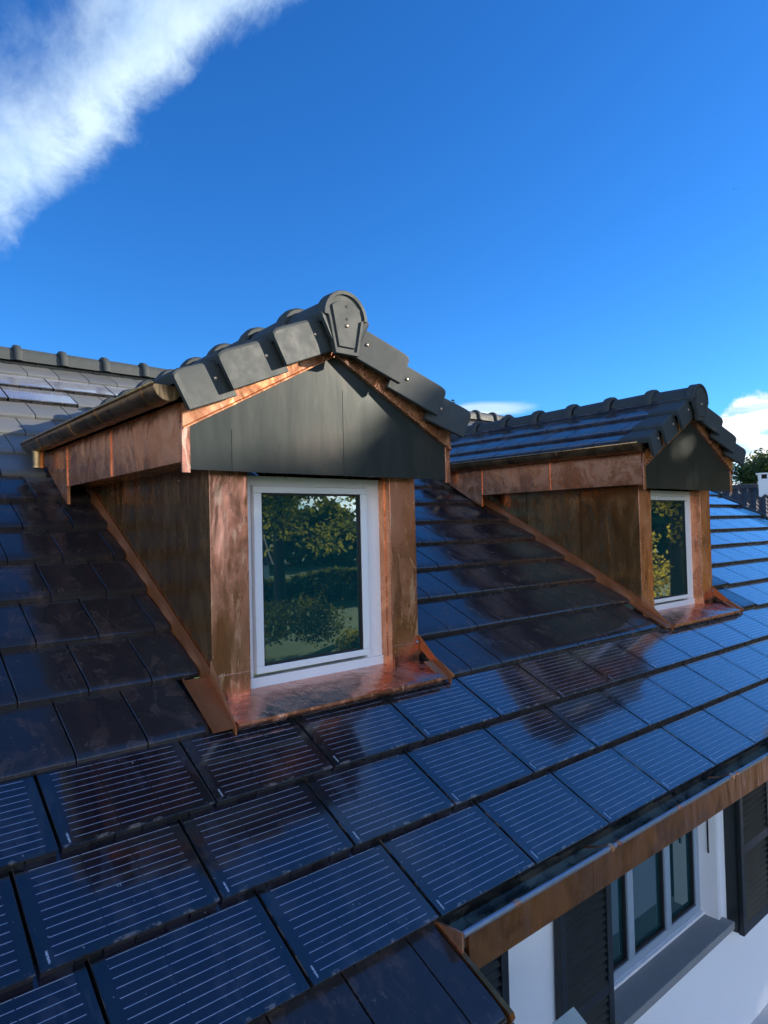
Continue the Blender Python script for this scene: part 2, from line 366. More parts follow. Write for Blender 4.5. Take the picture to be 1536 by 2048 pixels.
def field(mb, O, U, V, Nn, rows, off, urange, excl, drop=.041, thick=.05, over=.05, tw=.3):
    """rows: list of (vb, gauge, idx)"""
    for vb, gg, i in rows:
        ur = urange(i) if callable(urange) else urange
        x = off(i); x += math.floor((ur[0]-x)/tw)*tw
        while x < ur[1]:
            pieces = [(max(x, ur[0]), min(x+tw, ur[1]))]
            for e0, e1 in excl(i):
                nw = []
                for p0, p1 in pieces:
                    if e1 <= p0 or e0 >= p1: nw.append((p0, p1)); continue
                    if e0 > p0: nw.append((p0, e0))
                    if e1 < p1: nw.append((e1, p1))
                pieces = nw
            for p0, p1 in pieces:
                if p1-p0 > .012: one_tile(mb, O, U, V, Nn, p0, p1, vb, gg+over, drop, gg, thick, rnd=random.random())
            x += tw

def offs(i): return (.0 if i % 2 == 0 else .15)+.0078*i
VR = 6.95; XE = 11.5; XL = -6.0; XV = .585; DD = 4.2603
# solar layout -----------------------------------------------------------
solar = {}   # row -> list of x0
def vis(x0, i):
    c = [UX*(x0+a)+VV*(G*i+b) for a in (.03, .57) for b in (.02, .38)]
    for q in c:
        s_ = proj(q)
        if s_ and -6 < s_[0] < 1542 and -6 < s_[1] < 2054: return True
    return False
def soff(i): return (0. if i % 2 == 0 else -.15)+.0078*i
for i in (0, 1, 2):
    k0 = -4; solar[i] = [soff(i)+.6*k for k in range(-4, 17) if vis(soff(i)+.6*k, i)]
for i in range(3, 10):
    k = 11 if i % 2 == 0 else 11
    s0 = soff(i)+6.6
    last = {3: 11.2, 9: 11.4}.get(i, 11.1)
    solar[i] = [s0+.6*q for q in range(0, 9) if s0+.6*q+.6 <= last+.05 and vis(s0+.6*q, i)]
solar[15] = [.577-1.2, .577-.6, .577, 1.177]
solar[14] = [.106-.6, .106]
def ex(i):
    e = [(x, x+.6) for x in solar.get(i, [])]
    if i in (3,):
        for q in (0, DD): e.append((.165+q, 1.776+q))
    elif i in (4, 5, 6, 7):
        for q in (0, DD): e.append((.280+q, 1.777+q))
    elif i >= 8:
        for q in (0, DD): e.append((.40+q, 1.60+q)) if i < 10 else None
    return e

# ------------------------------------------------------------------ the house
house = empty('house', (4, 3, GZ)); ORG = Vector((4, 3, GZ))
tag(house, 'white rendered house with a dark tiled roof, copper gutter and black shutters', 'house')
tb = MB()
rows = [(G*i, G, i) for i in range(-4, 17)]
field(tb, Vector((0, 0, 0)), UX, VV, NN, rows, offs, lambda i: (XL, XV) if i < 0 else (XL, XE), ex)
O17 = Vector((0, 0, 0)); field(tb, O17, UX, VV, NN, [(G*17, .1, 17)], offs, (XL, XE), lambda i: [], drop=.008)
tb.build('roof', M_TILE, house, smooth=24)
dk = MB()
def slab(mb, x0, x1, v0, v1, h0, h1):
    q = lambda x, v, h: UX*x+VV*v+NN*h
    mb.add([q(x0, v0, h0), q(x1, v0, h0), q(x1, v1, h0), q(x0, v1, h0), q(x0, v0, h1), q(x1, v0, h1), q(x1, v1, h1), q(x0, v1, h1)],
           [(0, 3, 2, 1), (4, 5, 6, 7), (0, 1, 5, 4), (1, 2, 6, 5), (2, 3, 7, 6), (3, 0, 4, 7)])
YR = VR*CA; ZR = VR*SA
slab(dk, XL+.02, XE-.03, .03, 1.17, -.13, -.092); slab(dk, XL+.02, XE-.03, 1.80, VR, -.13, -.092)
for a_, b_ in ((XL+.02, .285), (1.775, .285+DD), (1.775+DD, XE-.03)): slab(dk, a_, b_, 1.1701, 1.7999, -.13, -.092)
slab(dk, XL+.02, XV-.03, -4*G+.03, .027, -.13, -.092)
dk.prism([(XL, YR, ZR-.03), (XL, YR*2, 0), (XL, YR*2-.15, -.05), (XL, YR, ZR-.13)], (XE-XL, 0, 0))
dk.build('roof_deck', M_UNDER, house)
# ridge tiles of the main roof
def half_ring(c, d1, r, n=14, z0=0., flat=1.):
    """section points of a half round in plane spanned by d1 (horizontal) and z, centred c"""
    return [Vector(c)+Vector(d1)*(r*flat*math.cos(math.pi*k/n))+Vector((0, 0, r*math.sin(math.pi*k/n)+z0)) for k in range(n+1)]
def ridge_piece(mb, a, axis, length, r0, r1, d1, skirt=.04, rs=None, bw=.07):
    """one ridge tile: tapering half barrel with a raised socket at its start"""
    a = Vector(a); axis = Vector(axis); secs = []
    prof = [(0, r1+.020), (.012, r1+.032), (bw*.5, r1+.036), (bw, r1+.030), (bw+.012, r1+.004), (length, r0)]
    for t, r in prof:
        s = half_ring(a+axis*t, d1, r); s = [s[0]+Vector((0, 0, -skirt))+Vector(d1)*.01]+s+[s[-1]+Vector((0, 0, -skirt))-Vector(d1)*.01]
        inner = [Vector(a+axis*t)+(p-Vector(a+axis*t))*.86 for p in reversed(s)]
        secs.append(s+inner)
    mb.loft(secs, rnd=random.random())
rd = MB(); x = .34-.45*14
while x < XE: ridge_piece(rd, (x, YR, ZR+.005), (1, 0, 0), .45, .098, .102, (0, 1, 0), .05); x += .452
rd.build('ridge_tiles', M_VERGE, house, smooth=45)
# right-hand verge tiles + left verge strip over the lower roof part
vg = MB()
for i in range(0, 17):
    for (a, b, h0, h1) in [(XE-.005, XE+.035, -.16, .012)]:
        secs = []
        for t, dh in ((0, -.012), (.012, 0), (G+.03, -.034)):
            q = lambda x, h: UX*x+VV*(G*i+t)+NN*(h+dh)
            secs.append([q(a-.05, h1), q(b, h1), q(b+.004*(1-t), h0), q(b-.02, h0), q(b-.02, h1-.02), q(a-.05, h1-.02)])
        vg.loft(secs, rnd=random.random())
vg.build('verge_tiles', M_VERGE, house)
ve = MB()
for i in range(-4, 0):
    q = lambda x, v, h: UX*x+VV*v+NN*h
    ve.loft([[q(XV+.001, G*i+t, .004-d), q(XV+.022, G*i+t, .004-d), q(XV+.026, G*i+t, -.11-d), q(XV+.001, G*i+t, -.11-d)] for t, d in ((-.004, .012), (.01, 0), (G-.006, .034))])
ve.build('verge_strip', M_COPF, house)
# walls (seen under the eave)
YW = .42
wl = MB()
WX0, WX1, WZ0, WZ1 = 2.40, 3.885, -1.46, -.12     # opening
wl.box((XV-.12, YW, GZ), (WX0, YW+.3, -.10)); wl.box((WX1, YW, GZ), (XE-.25, YW+.3, -.10))
wl.box((WX0, YW, GZ), (WX1, YW+.3, WZ0-.06)); wl.box((WX0, YW, WZ1), (WX1, YW+.3, -.10))
wl.box((XE-.55, YW+.3, GZ), (XE-.25, 11.5, .12)); wl.box((XL+.3, YW-1.7, GZ), (XL+.6, 11.5, -.9)); wl.box((XL+.6, YW-1.7, GZ), (XV-.12, YW-1.4, -.95)); wl.box((XV-.42, YW-1.4, GZ), (XV-.12, YW, -.95))
wl.prism([(XE-.5, YW+.1, .1), (XE-.5, YR, ZR-.35), (XE-.5, YR*2-.5, .1)], (.2, 0, 0))
wl.build('wall', M_WALL, house)
sf = MB(); sf.box((XV+.03, -.10, -.168), (XE-.1, YW-.003, -.150)); sf.build('soffit', M_WHITE, house)
fb = MB()
for a, b in [(.625, 1.452), (1.455, 3.285), (3.288, 5.2), (5.203, 7.1), (7.103, 9.), (9.003, XE)]:
    fb.box((a, -.123, -.178), (b, -.108, -.028))
fb.build('eave_fascia', M_COPF, house)
gt = MB()
prof = [(-.105, -.030), (-.104, -.085), (-.075, -.118), (-.03, -.125), (.02, -.115), (.05, -.09), (.055, -.05), (.049, -.05), (.044, -.087), (.018, -.108), (-.03, -.118), (-.072, -.111), (-.098, -.082), (-.099, -.030)]
gt.loft([[(x, y, z) for y, z in prof] for x in (.605, XE)])
gu = gt.build('gutter', M_INNER, house, smooth=40)
bd = MB(); bd.tube((.60, -.114, -.024), (XE, -.114, -.024), .0125, n=12); bd.build('gutter_bead', M_BEAD, gu, smooth=40)
ec = MB(); ec.prism([(.592, -.118, -.012), (.592, -.118, -.125), (.592, -.07, -.135), (.592, .0, -.135), (.592, .04, -.09), (.592, .045, -.03)], (.010, 0, 0)); tag(ec.build('end_cap', M_COP, gu))
for x in (1.60, 2.92, 4.3, 5.7, 7.1):
    b_ = MB(); b_.loft([[(x+dx, y, z) for y, z in ((.02, -.062), (-.05, -.040), (-.108, -.006), (-.130, -.012), (-.131, -.034), (-.127, -.034), (-.126, -.015), (-.106, -.010), (-.05, -.045), (.02, -.067))] for dx in (0, .025)])
    b_.build('gutter_bracket', M_COP, gu)
for x in (.90, 1.66, 2.26, 2.98, 3.8, 4.6):
    b_ = MB(); b_.tube((x, -.114, -.024), (x+.03, -.114, -.024), .0155, n=12); b_.build('bead_collar', M_COPP, gu)
# window
wn = MB(); YF = YW+.13
wn.box((WX0, YF, WZ0), (WX1, YF+.07, WZ0+.075)); wn.box((WX0, YF, WZ1-.06), (WX1, YF+.07, WZ1))
for a, b in ((WX0, WX0+.05), (WX1-.07, WX1)): wn.box((a, YF+.001, WZ0+.075), (b, YF+.07, WZ1-.06))
win = wn.build('window', M_GREYFR, house, bevel=.004)
for a, b in ((2.86, 2.93), (3.36, 3.43)):
    f_ = MB(); f_.box((a, YF-.004, WZ0+.077), (b, YF+.066, WZ1-.062)); f_.build('mullion', M_GREYFR, win, bevel=.004)
for a, b in ((2.45, 2.86), (2.93, 3.36), (3.43, 3.815)):
    f_ = MB(); f_.box((a, YF+.035, WZ0+.075), (b, YF+.04, WZ1-.06)); f_.build('pane', M_GLASS, win)
    f_ = MB()
    for (p, q) in (((a, WZ0+.075), (b, WZ0+.093)), ((a, WZ0+.093), (a+.016, WZ1-.06)), ((b-.016, WZ0+.093), (b, WZ1-.06))): f_.box((p[0], YF+.012, p[1]), (q[0], YF+.034, q[1]))
    f_.build('gasket', M_GASKET, win)
f_ = MB(); f_.box((WX0, YF-.03, WZ0+.002), (WX1, YF-.001, WZ0+.022)); f_.build('sill_strip', M_WHITE, win)
f_ = MB(); f_.box((WX0-.0, YW-.09, WZ0-.055), (WX1+.06, YF-.002, WZ0)); f_.build('sill', M_STONE, win, bevel=.005)
f_ = MB(); f_.box((WX1-.006, YW-.004, WZ0+.0), (WX1+.030, YF+.002, WZ1)); f_.build('reveal', M_WHITE, win)
f_ = MB(); f_.tube((WX1-.012, YW+.055, -.98), (WX1-.012, YW+.055, -.70), .006); f_.tube((WX1-.012, YW+.055, -.98), (WX1, YW+.055, -.98), .006); f_.tube((WX1-.012, YW+.055, -.70), (WX1, YW+.055, -.70), .006); f_.build('pull_bar', M_IRON, win)
def shutter(x0, x1, z0, z1, y):
    s = MB(); d = .04
    for a, b in ((x0, x0+.055), (x1-.055, x1)): s.box((a, y, z0), (b, y+d, z1))
    zm = (z0+z1)/2-.12
    for a, b in ((z0, z0+.08), (zm, zm+.07), (z1-.08, z1)): s.box((x0+.0551, y+.002, a), (x1-.0551, y+d-.002, b))
    o = s.build('shutter', M_SHUT, house, bevel=.003)
    l = MB()
    for a, b in ((zm+.07, z1-.08), (z0+.08, zm)):
        z = a+.012
        while z < b-.01:
            l.prism([(x0+.052, y+.004, z-.010), (x0+.052, y+.030, z+.022), (x0+.052, y+.034, z+.016), (x0+.052, y+.008, z-.018)], (x1-x0-.104, 0, 0)); z += .046
        l.box((x0+.053, y+.035, a), (x1-.053, y+.038, b))
    l.build('louvres', M_SHUT, o)
    h = MB(); h.tube((x1-.03, y-.01, z0-.01), (x1-.03, y+.02, z0-.05), .007); h.box((x1-.06, y-.004, z0-.03), (x1-.02, y-.001, z0+.03)); h.build('catch', M_IRON, o)
    return o
shutter(1.86, 2.375, -2.12, -.18, YW-.055)
shutter(.98, 1.425, -2.12, -.18, YW-.055)
shutter(4.04, 4.60, -1.60, -.18, YW-.115)
f_ = MB(); f_.box((4.02, YW-.08, -1.58), (4.06, YW-.0, -.2)); f_.build('shutter_post', M_SHUT, house)
ORG = Vector((0, 0, 0))

# ------------------------------------------------------------------ solar tiles
sq = lambda x, v, h: UX*x+VV*v+NN*h
def solar_tile(x0, vb):
    global ORG
    base = sq(x0+.3, vb, -.05); e = empty('solar_tile', base); ORG = base.copy()
    L = G+.05; g0 = .007; a, b = x0+g0, x0+.6-g0; dr = .034/G
    gl = MB()
    q = [sq(a, vb, 0), sq(b, vb, 0), sq(b, vb+L, -dr*L), sq(a, vb+L, -dr*L)]
    lo = [p-NN*.010 for p in q]
    gl.add(q+lo, [(0, 1, 2, 3), (7, 6, 5, 4), (0, 4, 5, 1), (1, 5, 6, 2), (2, 6, 7, 3), (3, 7, 4, 0)], 0,
           [[(0, 0), (b-a, 0), (b-a, L), (0, L)]]+[[(0, 0)]*4]*5)
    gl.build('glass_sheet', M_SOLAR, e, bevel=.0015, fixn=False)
    cs = MB()
    c0, c1 = .006, L
    def seg(u0, u1, f, depth):
        cs.add([sq(u0, vb+f, -.0102), sq(u1, vb+f, -.0102), sq(u1, vb+c1, -.0102-dr*c1), sq(u0, vb+c1, -.0102-dr*c1),
                sq(u0, vb+f, -depth), sq(u1, vb+f, -depth), sq(u1, vb+c1, -.045-dr*c1), sq(u0, vb+c1, -.045-dr*c1)],
               [(0, 1, 2, 3), (7, 6, 5, 4), (0, 4, 5, 1), (1, 5, 6, 2), (2, 6, 7, 3), (3, 7, 4, 0)])
    for k in range(2):
        u0 = a+.002+k*(b-a)/2; w_ = (b-a)/2-.006
        for j, (p, r_) in enumerate(((0, .33), (.35, .64), (.66, 1.))):
            seg(u0+w_*p, u0+w_*r_, .004+(.006 if j == 1 else 0), .054)
        seg(u0+.002, u0+w_-.002, .022, .05)
    cs.build('casing', M_CASE, e, fixn=True)
    ch = MB(); ch.add([sq(x0-.006, vb+.01, -.045), sq(x0+.006, vb+.01, -.045), sq(x0+.006, vb+L, -.045-dr*L), sq(x0-.006, vb+L, -.045-dr*L),
                       sq(x0-.006, vb+.01, -.05), sq(x0+.006, vb+.01, -.05), sq(x0+.006, vb+L, -.05-dr*L), sq(x0-.006, vb+L, -.05-dr*L)],
                      [(0, 1, 2, 3), (7, 6, 5, 4), (0, 4, 5, 1), (1, 5, 6, 2), (2, 6, 7, 3), (3, 7, 4, 0)])
    ch.build('joint_channel', M_COPF, e)
    ORG = Vector((0, 0, 0))
    return e, base
proto = None
RN = {0: 'lowest of the three long solar rows, next to the copper gutter', 1: 'middle one of the three long solar rows', 2: 'top one of the three long solar rows, just below the dormers'}
for i in sorted(solar):
    for n, x0 in enumerate(solar[i]):
        if proto is None: proto, pb = solar_tile(x0, G*i); o = proto
        else:
            o = copy_tree(proto); o.location = sq(x0+.3, G*i, -.05)
        o.rotation_euler = (random.uniform(-.0035, .0035), random.uniform(-.003, .003), random.uniform(-.002, .002))
        n1_ = ORD[n+1]
        if i <= 2: lb = 'dark solar tile, %s from left in the %s long row, %s' % (n1_, ('lowest', 'middle', 'top')[i], ('beside the gutter', 'between two others', 'under the dormers')[i]); gr = 'solar tiles in the three long rows'
        elif i < 10: lb = 'pale blue solar tile right of far dormer, short row %d up, %s outwards' % (i-2, n1_); gr = 'solar tiles right of the far dormer'
        else: lb = 'sunlit solar tile near the left ridge, %s short row, %s from left' % ('upper' if i == 15 else 'lower', n1_); gr = 'solar tiles near the left ridge'
        tag(o, lb, 'solar panel', gr)

# ------------------------------------------------------------------ dormer
CX = .9967; BCX = 1.0276; BE = R(27.9); CB, SB = math.cos(BE), math.sin(BE)
def make_dormer():
    global ORG
    e = empty('dormer', (CX, 1.17, .60)); ORG = Vector((CX, 1.17, .60))
    RZ = 2.775; YE = 5.4
    SL = [1.139, .883, .539, .195]
    for sgn in (-1, 1):
        mx = (lambda x: x) if sgn < 0 else (lambda x: 2*CX-x)
        mb_ = (lambda x: x) if sgn < 0 else (lambda x: 2*BCX-x)
        Vup = Vector((-sgn*CB, 0, SB)); Nn = Vector((sgn*SB, 0, CB)); O = Vector((CX, 0, RZ))
        # field of tiles on the slope
        tb = MB(); rows = [(-s, (SL[k]-SL[k+1]) if k < 3 else .19, k) for k, s in enumerate(SL)]
        field(tb, O, Vector((0, 1, 0)), Vup, Nn, rows, lambda i: 1.30+(.15 if i % 2 else 0), (1.30, YE), lambda i: [], drop=.030, thick=.045, over=.04)
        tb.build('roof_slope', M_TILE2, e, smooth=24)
        dk = MB(); c = lambda s, y, h: O-Vup*s+Vector((0, y, 0))+Nn*h
        dk.add([c(1.12, 1.20, -.085), c(0, 1.20, -.085), c(0, YE, -.085), c(1.12, YE, -.085), c(1.12, 1.20, -.12), c(0, 1.20, -.12), c(0, YE, -.12), c(1.12, YE, -.12)],
               [(0, 3, 2, 1), (4, 5, 6, 7), (0, 1, 5, 4), (1, 2, 6, 5), (2, 3, 7, 6), (3, 0, 4, 7)])
        dk.build('roof_deck', M_UNDER, e)
        # verge tiles
        for k, s in enumerate(SL):
            ln = ((SL[k]-SL[k+1]) if k < 3 else .17)+.035; v = MB(); secs = []
            for t, dn in ((0, -.026), (.004, -.015), (.015, -.007), (.035, -.002), (.07, 0), (ln, 0)):
                f = t/ln; db = .010-.036*f; yF = 1.033+.060*f; d = dn+.010-.036*f
                def c(y, n, q=0): return O-Vup*(s-t)+Vector((0, y, 0))+Nn*(n+(d if n > -.1 else db))
                lowb = -.198
                secs.append([c(1.33, 0), c(yF+.016, 0), c(yF+.005, -.005), c(yF, -.016), c(yF, lowb+.004), c(yF+.004, lowb), c(yF+.024, lowb), c(yF+.028, -.035), c(1.33, -.035)])
            v.loft(secs, rnd=random.random()); vt = v.build('verge_tile', M_VERGE, e, smooth=24)
            if k < 3:
                q = MB(); tt = ln*.74; f = tt/ln; q.dome(O-Vup*(s-tt)+Vector((0, 1.033+.060*f, 0))+Nn*(-.105), (0, -1, 0), .011); q.build('screw', M_SCREW, vt, smooth=True)
        # rake trim in copper
        rk = MB(); c = lambda s, y, n: O-Vup*s+Vector((0, y, 0))+Nn*n
        s_end = (CX-.088)/CB; z1 = lambda s: c(s, 0, 0)
        c = lambda x, y, n: Vector((mx(x), y, RZ-(CX-x)*SB/CB+n/CB))
        rk.loft([[c(x, 1.140, -.15), c(x, 1.140, -.246), c(x, 1.130, -.252), c(x, 1.130, -.259), c(x, 1.157, -.259), c(x, 1.157, -.15)] for x in (CX-.0006, .087)])
        rk.build('rake_trim', M_COP, e)
        # corner strip
        cs = MB(); x0, x1 = sorted((mx(.086), mx(.128))); cs.box((x0, 1.150, 1.795), (x1, 1.166, 2.035)); cs.build('corner_strip', M_COPP, e, bevel=.002)
        # side fascia
        fs = MB(); xa = mx(.086)
        segs = [(1.1665, 2.146), (2.150, 3.036)]
        for a, b in segs: fs.box((min(xa, xa-sgn*.018), a, 1.847), (max(xa, xa-sgn*.018), b, 2.135))
        fs.prism([(xa, 3.040, 1.847), (xa, 3.040, 1.725), (xa, 3.10, 1.752), (xa, 3.78, 2.135), (xa, 3.040, 2.135)], (-sgn*.018, 0, 0))
        fs.build('side_fascia', M_COP, e)
        rb = MB()
        for y in (2.136, 3.028): rb.box((min(xa, xa+sgn*.006), y, 1.850), (max(xa, xa+sgn*.004), y+.006, 2.13))
        rb.build('standing_seam', M_COP, e)
        st = MB(); st.box((min(xa-sgn*.02, mb_(.3054)), 1.168, 1.851), (max(xa-sgn*.02, mb_(.3054)), 3.3, 1.863)); st.build('side_soffit', M_COPD, e)
        # eave gutter, half round
        gx = mx(.012); gz = 2.198; rr = .074; g_ = MB()
        def hr(y, r_o, r_i, dz=0):
            o_ = [(gx+r_o*math.cos(math.pi*(1+k/14)), y, gz+dz+r_o*math.sin(math.pi*(1+k/14))) for k in range(15)]
            i_ = [(gx+r_i*math.cos(math.pi*(1+k/14)), y, gz+dz+r_i*math.sin(math.pi*(1+k/14))) for k in range(14, -1, -1)]
            return o_+i_
        g_.loft([hr(1.12, rr, rr-.004), hr(3.66, rr, rr-.004)])
        for y in (1.12, 3.655): g_.prism([(gx+rr*math.cos(math.pi*(1+k/14)), y, gz+rr*math.sin(math.pi*(1+k/14))) for k in range(15)], (0, .004, 0))
        gg = g_.build('gutter', M_COPG, e, smooth=40)
        b_ = MB(); b_.tube((gx+sgn*(rr+.002), 1.115, gz+.004), (gx+sgn*(rr+.002), 3.665, gz+.004), .010, n=10); b_.build('gutter_bead', M_COPG, gg, smooth=True)
        for y in (1.27, 1.95, 2.46, 3.22):
            b_ = MB(); b_.loft([hr(y, rr+.004, rr), hr(y+.014, rr+.004, rr)]); b_.build('gutter_joint', M_COPG, gg, smooth=40)
        b_ = MB(); b_.tube((gx, 3.50, gz-rr+.02), (gx, 3.50, gz-rr-.10), .046, .040, 16); b_.tube((gx, 3.50, gz-rr-.100), (gx, 3.50, gz-rr-.115), .046, .046, 16); b_.build('outlet', M_COPG, gg, smooth=40)
        # comb under the first tile row
        cb = MB(); y = 1.32
        while y < 3.75: cb.box((min(mx(.0), mx(.05)), y, 2.185), (max(mx(.0), mx(.05)), y+.032, 2.222)); y += .045
        cb.build('eave_comb', M_UNDER, e)
        # cheek
        ck = MB(); xc = mb_(.3054)
        def zr(y): return TA*y-.02
        for a, b in ((1.326, 1.943), (1.950, 2.603), (2.610, 3.34)):
            ck.prism([(xc, a, zr(a)), (xc, b, zr(b)), (xc, b, 1.8505), (xc, a, 1.8505)], (-sgn*.03, 0, 0))
        ckk = ck.build('cheek', M_COPD, e)
        for y, z in ((1.70, 1.80), (2.30, 1.80), (2.80, 1.79)):
            q = MB(); q.dome((xc, y, z), (sgn, 0, 0), .007); q.build('screw', M_SCREW, ckk, smooth=True)
        # flashing along the cheek: upstand and strip on the tiles with a wavy dressed edge
        fl = MB(); n = 60; secs = []
        for k in range(n+1):
            y = 1.318+(3.30-1.318)*k/n; v = y/CA; ph = (v/G) % 1.0
            wv = .010*math.sin(6.283*ph)+.004*math.sin(17*y)
            hgt = TA*y; x_ = lambda d: mb_(.3054-d)
            lo_ = 1-.35*k/n
            secs.append([(x_(.003), y, hgt+.058*lo_), (x_(.009), y, hgt+.060*lo_), (x_(.011), y, hgt+.034*lo_), (x_(.013), y, hgt+.012), (x_(.017+.7*wv), y, hgt-.010+.4*wv), (x_(.024+.7*wv), y, hgt-.050), (x_(.003), y, hgt-.06)])
        fl.loft(secs); fl.build('step_flashing', M_COPR, e, smooth=50)
        # tray at the foot
        q = lambda x, v, h: (mb_(x), v*CA-h*SA, v*SA+h*CA)
        tr = MB()
        xo, xn, vt_ = (.158, .295, 1.56) if sgn < 0 else (.288, .392, 1.36)
        tr.loft([[q(xo, v, .004), q(xo, v, .018), q(xo+.005, v, .018), q(xo+.012, v, .002), q(xn, v, .002), q(xn, v, -.004), q(xo+.005, v, -.006)] for v in (1.180, 1.30, vt_)])
        tr.build('foot_tray', M_COPR, e)
        up = MB(); secs = []
        for k in range(13):
            f = k/12; y = 1.322-(1.322-1.022)*f; ht = .020+(.085 if sgn < 0 else .045)*(1-f)**1.6
            xx = .3054-.003+(-.022 if sgn < 0 else .024)*f**1.5; zb = TA*y+.0-.012*f
            secs.append([(mb_(xx), y, zb-.02), (mb_(xx), y, zb+ht), (mb_(xx-.004), y, zb+ht+.003), (mb_(xx-.008), y, zb+ht-.002), (mb_(xx-.010), y, zb-.02)])
        up.loft(secs); up.build('curved_upstand', M_COPR, e, smooth=50)
        # corner post
        a, b = (.3054, .5233); x0, x1 = sorted((mb_(a), mb_(b)))
        ps = MB(); ps.box((x0+.0005, 1.324, .74), (x1, 1.418, 1.8505)); pp = ps.build('corner_post', M_COPP, e, bevel=.003)
        pl = MB(); pl.box((x0+.002, 1.320, .63), (x1+(.0 if sgn < 0 else 0), 1.416, .768)); pl.build('plinth', M_COPP, pp, bevel=.003)
        rv = MB()
        xi = mb_(b); rv.box((min(xi, xi-sgn*.004), 1.328, .645), (max(xi, xi-sgn*.004), 1.372, 1.85)); rv.box((min(xi, xi-sgn*.009), 1.3722, .645), (max(xi, xi-sgn*.009), 1.424, 1.85))
        rv.build('reveal', M_COP, pp)
        sd = MB(); sd.dome((mb_(.318), 1.320, .768), (0, -1, .4), .011); sd.build('solder_spot', M_BEAD, pp, smooth=True)
    # gable sheet
    gb = MB(); ch = .264/CB
    zr_ = lambda x: RZ-abs(x-CX)*SB/CB-ch
    gb.prism([(.128, 1.156, 1.812), (1.8654, 1.156, 1.812), (1.8654, 1.156, zr_(1.8654)+.012), (CX, 1.156, zr_(CX)+.02), (.128, 1.156, zr_(.128)+.012)], (0, .02, 0))
    gb.build('gable_sheet', M_GAB, e)
    for a_, b_, z_ in ((.350, .354, 2.02), (1.05, 1.052, 2.3)):
        sm = MB(); sm.box((a_, 1.1545, 1.815), (b_, 1.157, z_)); sm.build('sheet_seam', M_GAB, e)
    s2 = MB(); s2.box((.130, 1.177, 1.866), (1.863, 1.455, 1.878)); s2.build('front_soffit', M_COPD, e)
    # ridge
    y = 1.10
    first = True
    while y < YE-.2:
        r = MB(); ln = .42 if first else .455
        if not first:
            ridge_piece(r, (CX, y, 2.70), (0, 1, 0), ln, .108, .112, (1, 0, 0), .05, bw=.085); r.build('ridge_tile', M_VERGE, e, smooth=45)
        else:
            secs = []
            for t, rr in ((0, .146), (.006, .150), (.05, .150), (.06, .128), (ln, .112)):
                s = half_ring((CX, 1.062+t, 2.675+(.022*t/ln)), (1, 0, 0), rr); secs.append([s[0]+Vector((.0, 0, -.03))]+s+[s[-1]+Vector((0, 0, -.03))]+[Vector((CX, 1.062+t, 2.675))+(p-Vector((CX, 1.062+t, 2.675)))*.85 for p in reversed(s)])
            r.loft(secs)
            # face plate
            def outline(k, y_):
                R_ = .150*k; pts = []
                for j in range(17): a = math.pi*j/16; pts.append((CX+R_*math.cos(a), y_, 2.675+R_*math.sin(a)))
                cz = 2.60
                pts += [(CX-.122*k, y_, 2.672-(1-k)*.02), (CX-.078*k, y_, cz+(2.468-cz)*k), (CX+.078*k, y_, cz+(2.468-cz)*k), (CX+.122*k, y_, 2.672-(1-k)*.02)]
                return [Vector(p) for p in pts]
            ft = MB(); ft.loft([outline(1, 1.062), outline(1, 1.034), outline(.975, 1.030), outline(.85, 1.030), outline(.83, 1.040), outline(.80, 1.040)])
            cap = r.build('ridge_end_tile', M_VERGE, e, smooth=45)
            ft.build('face_plate', M_VERGE, cap, smooth=30)
            def coffin(k, y_):
                pts = []
                for j in range(9):
                    a = R(40)+R(100)*j/8; pts.append((CX+.105*k*math.cos(a)/.77, y_, 2.668+.105*k*math.sin(a)))
                pts += [(CX-.058*k, y_, 2.62-.120*k), (CX+.058*k, y_, 2.62-.120*k)]
                return [Vector(p) for p in pts]
            cf = MB(); cf.loft([coffin(.93, 1.045), coffin(.93, 1.034), coffin(.90, 1.031)]); cf.build('raised_panel', M_VERGE, cap, smooth=30)
            hl = MB()
            for z in (2.735, 2.665): hl.tube((CX, 1.032, z), (CX, 1.0302, z), .009, n=10)
            hl.build('hole', M_UNDER, cap)
            q = MB(); q.dome((CX, 1.031, 2.628), (0, -1, 0), .011); q.build('screw', M_SCREW, cap, smooth=True)
        y = 1.468 if first else y+.468
        first = False
    # window
    xa, xb, yw = .525, 1.534, 1.424
    fr = MB(); fr.box((xa, yw-.012, .634), (xb, yw+.06, .700)); fr.box((xa, yw, .7005), (.600, yw+.06, 1.818)); fr.box((1.406, yw, .7005), (xb, yw+.06, 1.818)); fr.box((.6005, yw, 1.762), (1.4055, yw+.06, 1.818))
    wf = fr.build('window', M_WHITE, e, bevel=.004)
    sa = MB(); y = yw-.030
    for a, b in (((.602, .722), (1.404, .760)), ((.602, 1.722), (1.404, 1.760)), ((.602, .7603), (.652, 1.7217)), ((1.354, .7603), (1.404, 1.7217))): sa.box((a[0], y, a[1]), (b[0], y+.06, b[1]))
    sa.build('sash', M_WHITE, wf, bevel=.004)
    sa = MB(); y = yw-.022
    for a, b in (((.652, .760), (1.354, .770)), ((.652, 1.712), (1.354, 1.722)), ((.652, .770), (.659, 1.712)), ((1.342, .770), (1.354, 1.712))): sa.box((a[0]-.001, y, a[1]-.001), (b[0]+.001, y+.02, b[1]+.001))
    sa.build('gasket', M_GASKET, wf)
    pn = MB(); pn.box((.655, yw-.008, .765), (1.350, yw-.004, 1.718)); pn.build('pane', M_GLASS, wf)
    # apron under the window
    ap = MB(); A = lambda x: [(x, 1.45, .648), (x, 1.25, .642), (x, 1.215, .640), (x, 1.012, .598), (x, 1.010, .584), (x, 1.016, .570), (x, 1.20, .60), (x, 1.45, .61)]
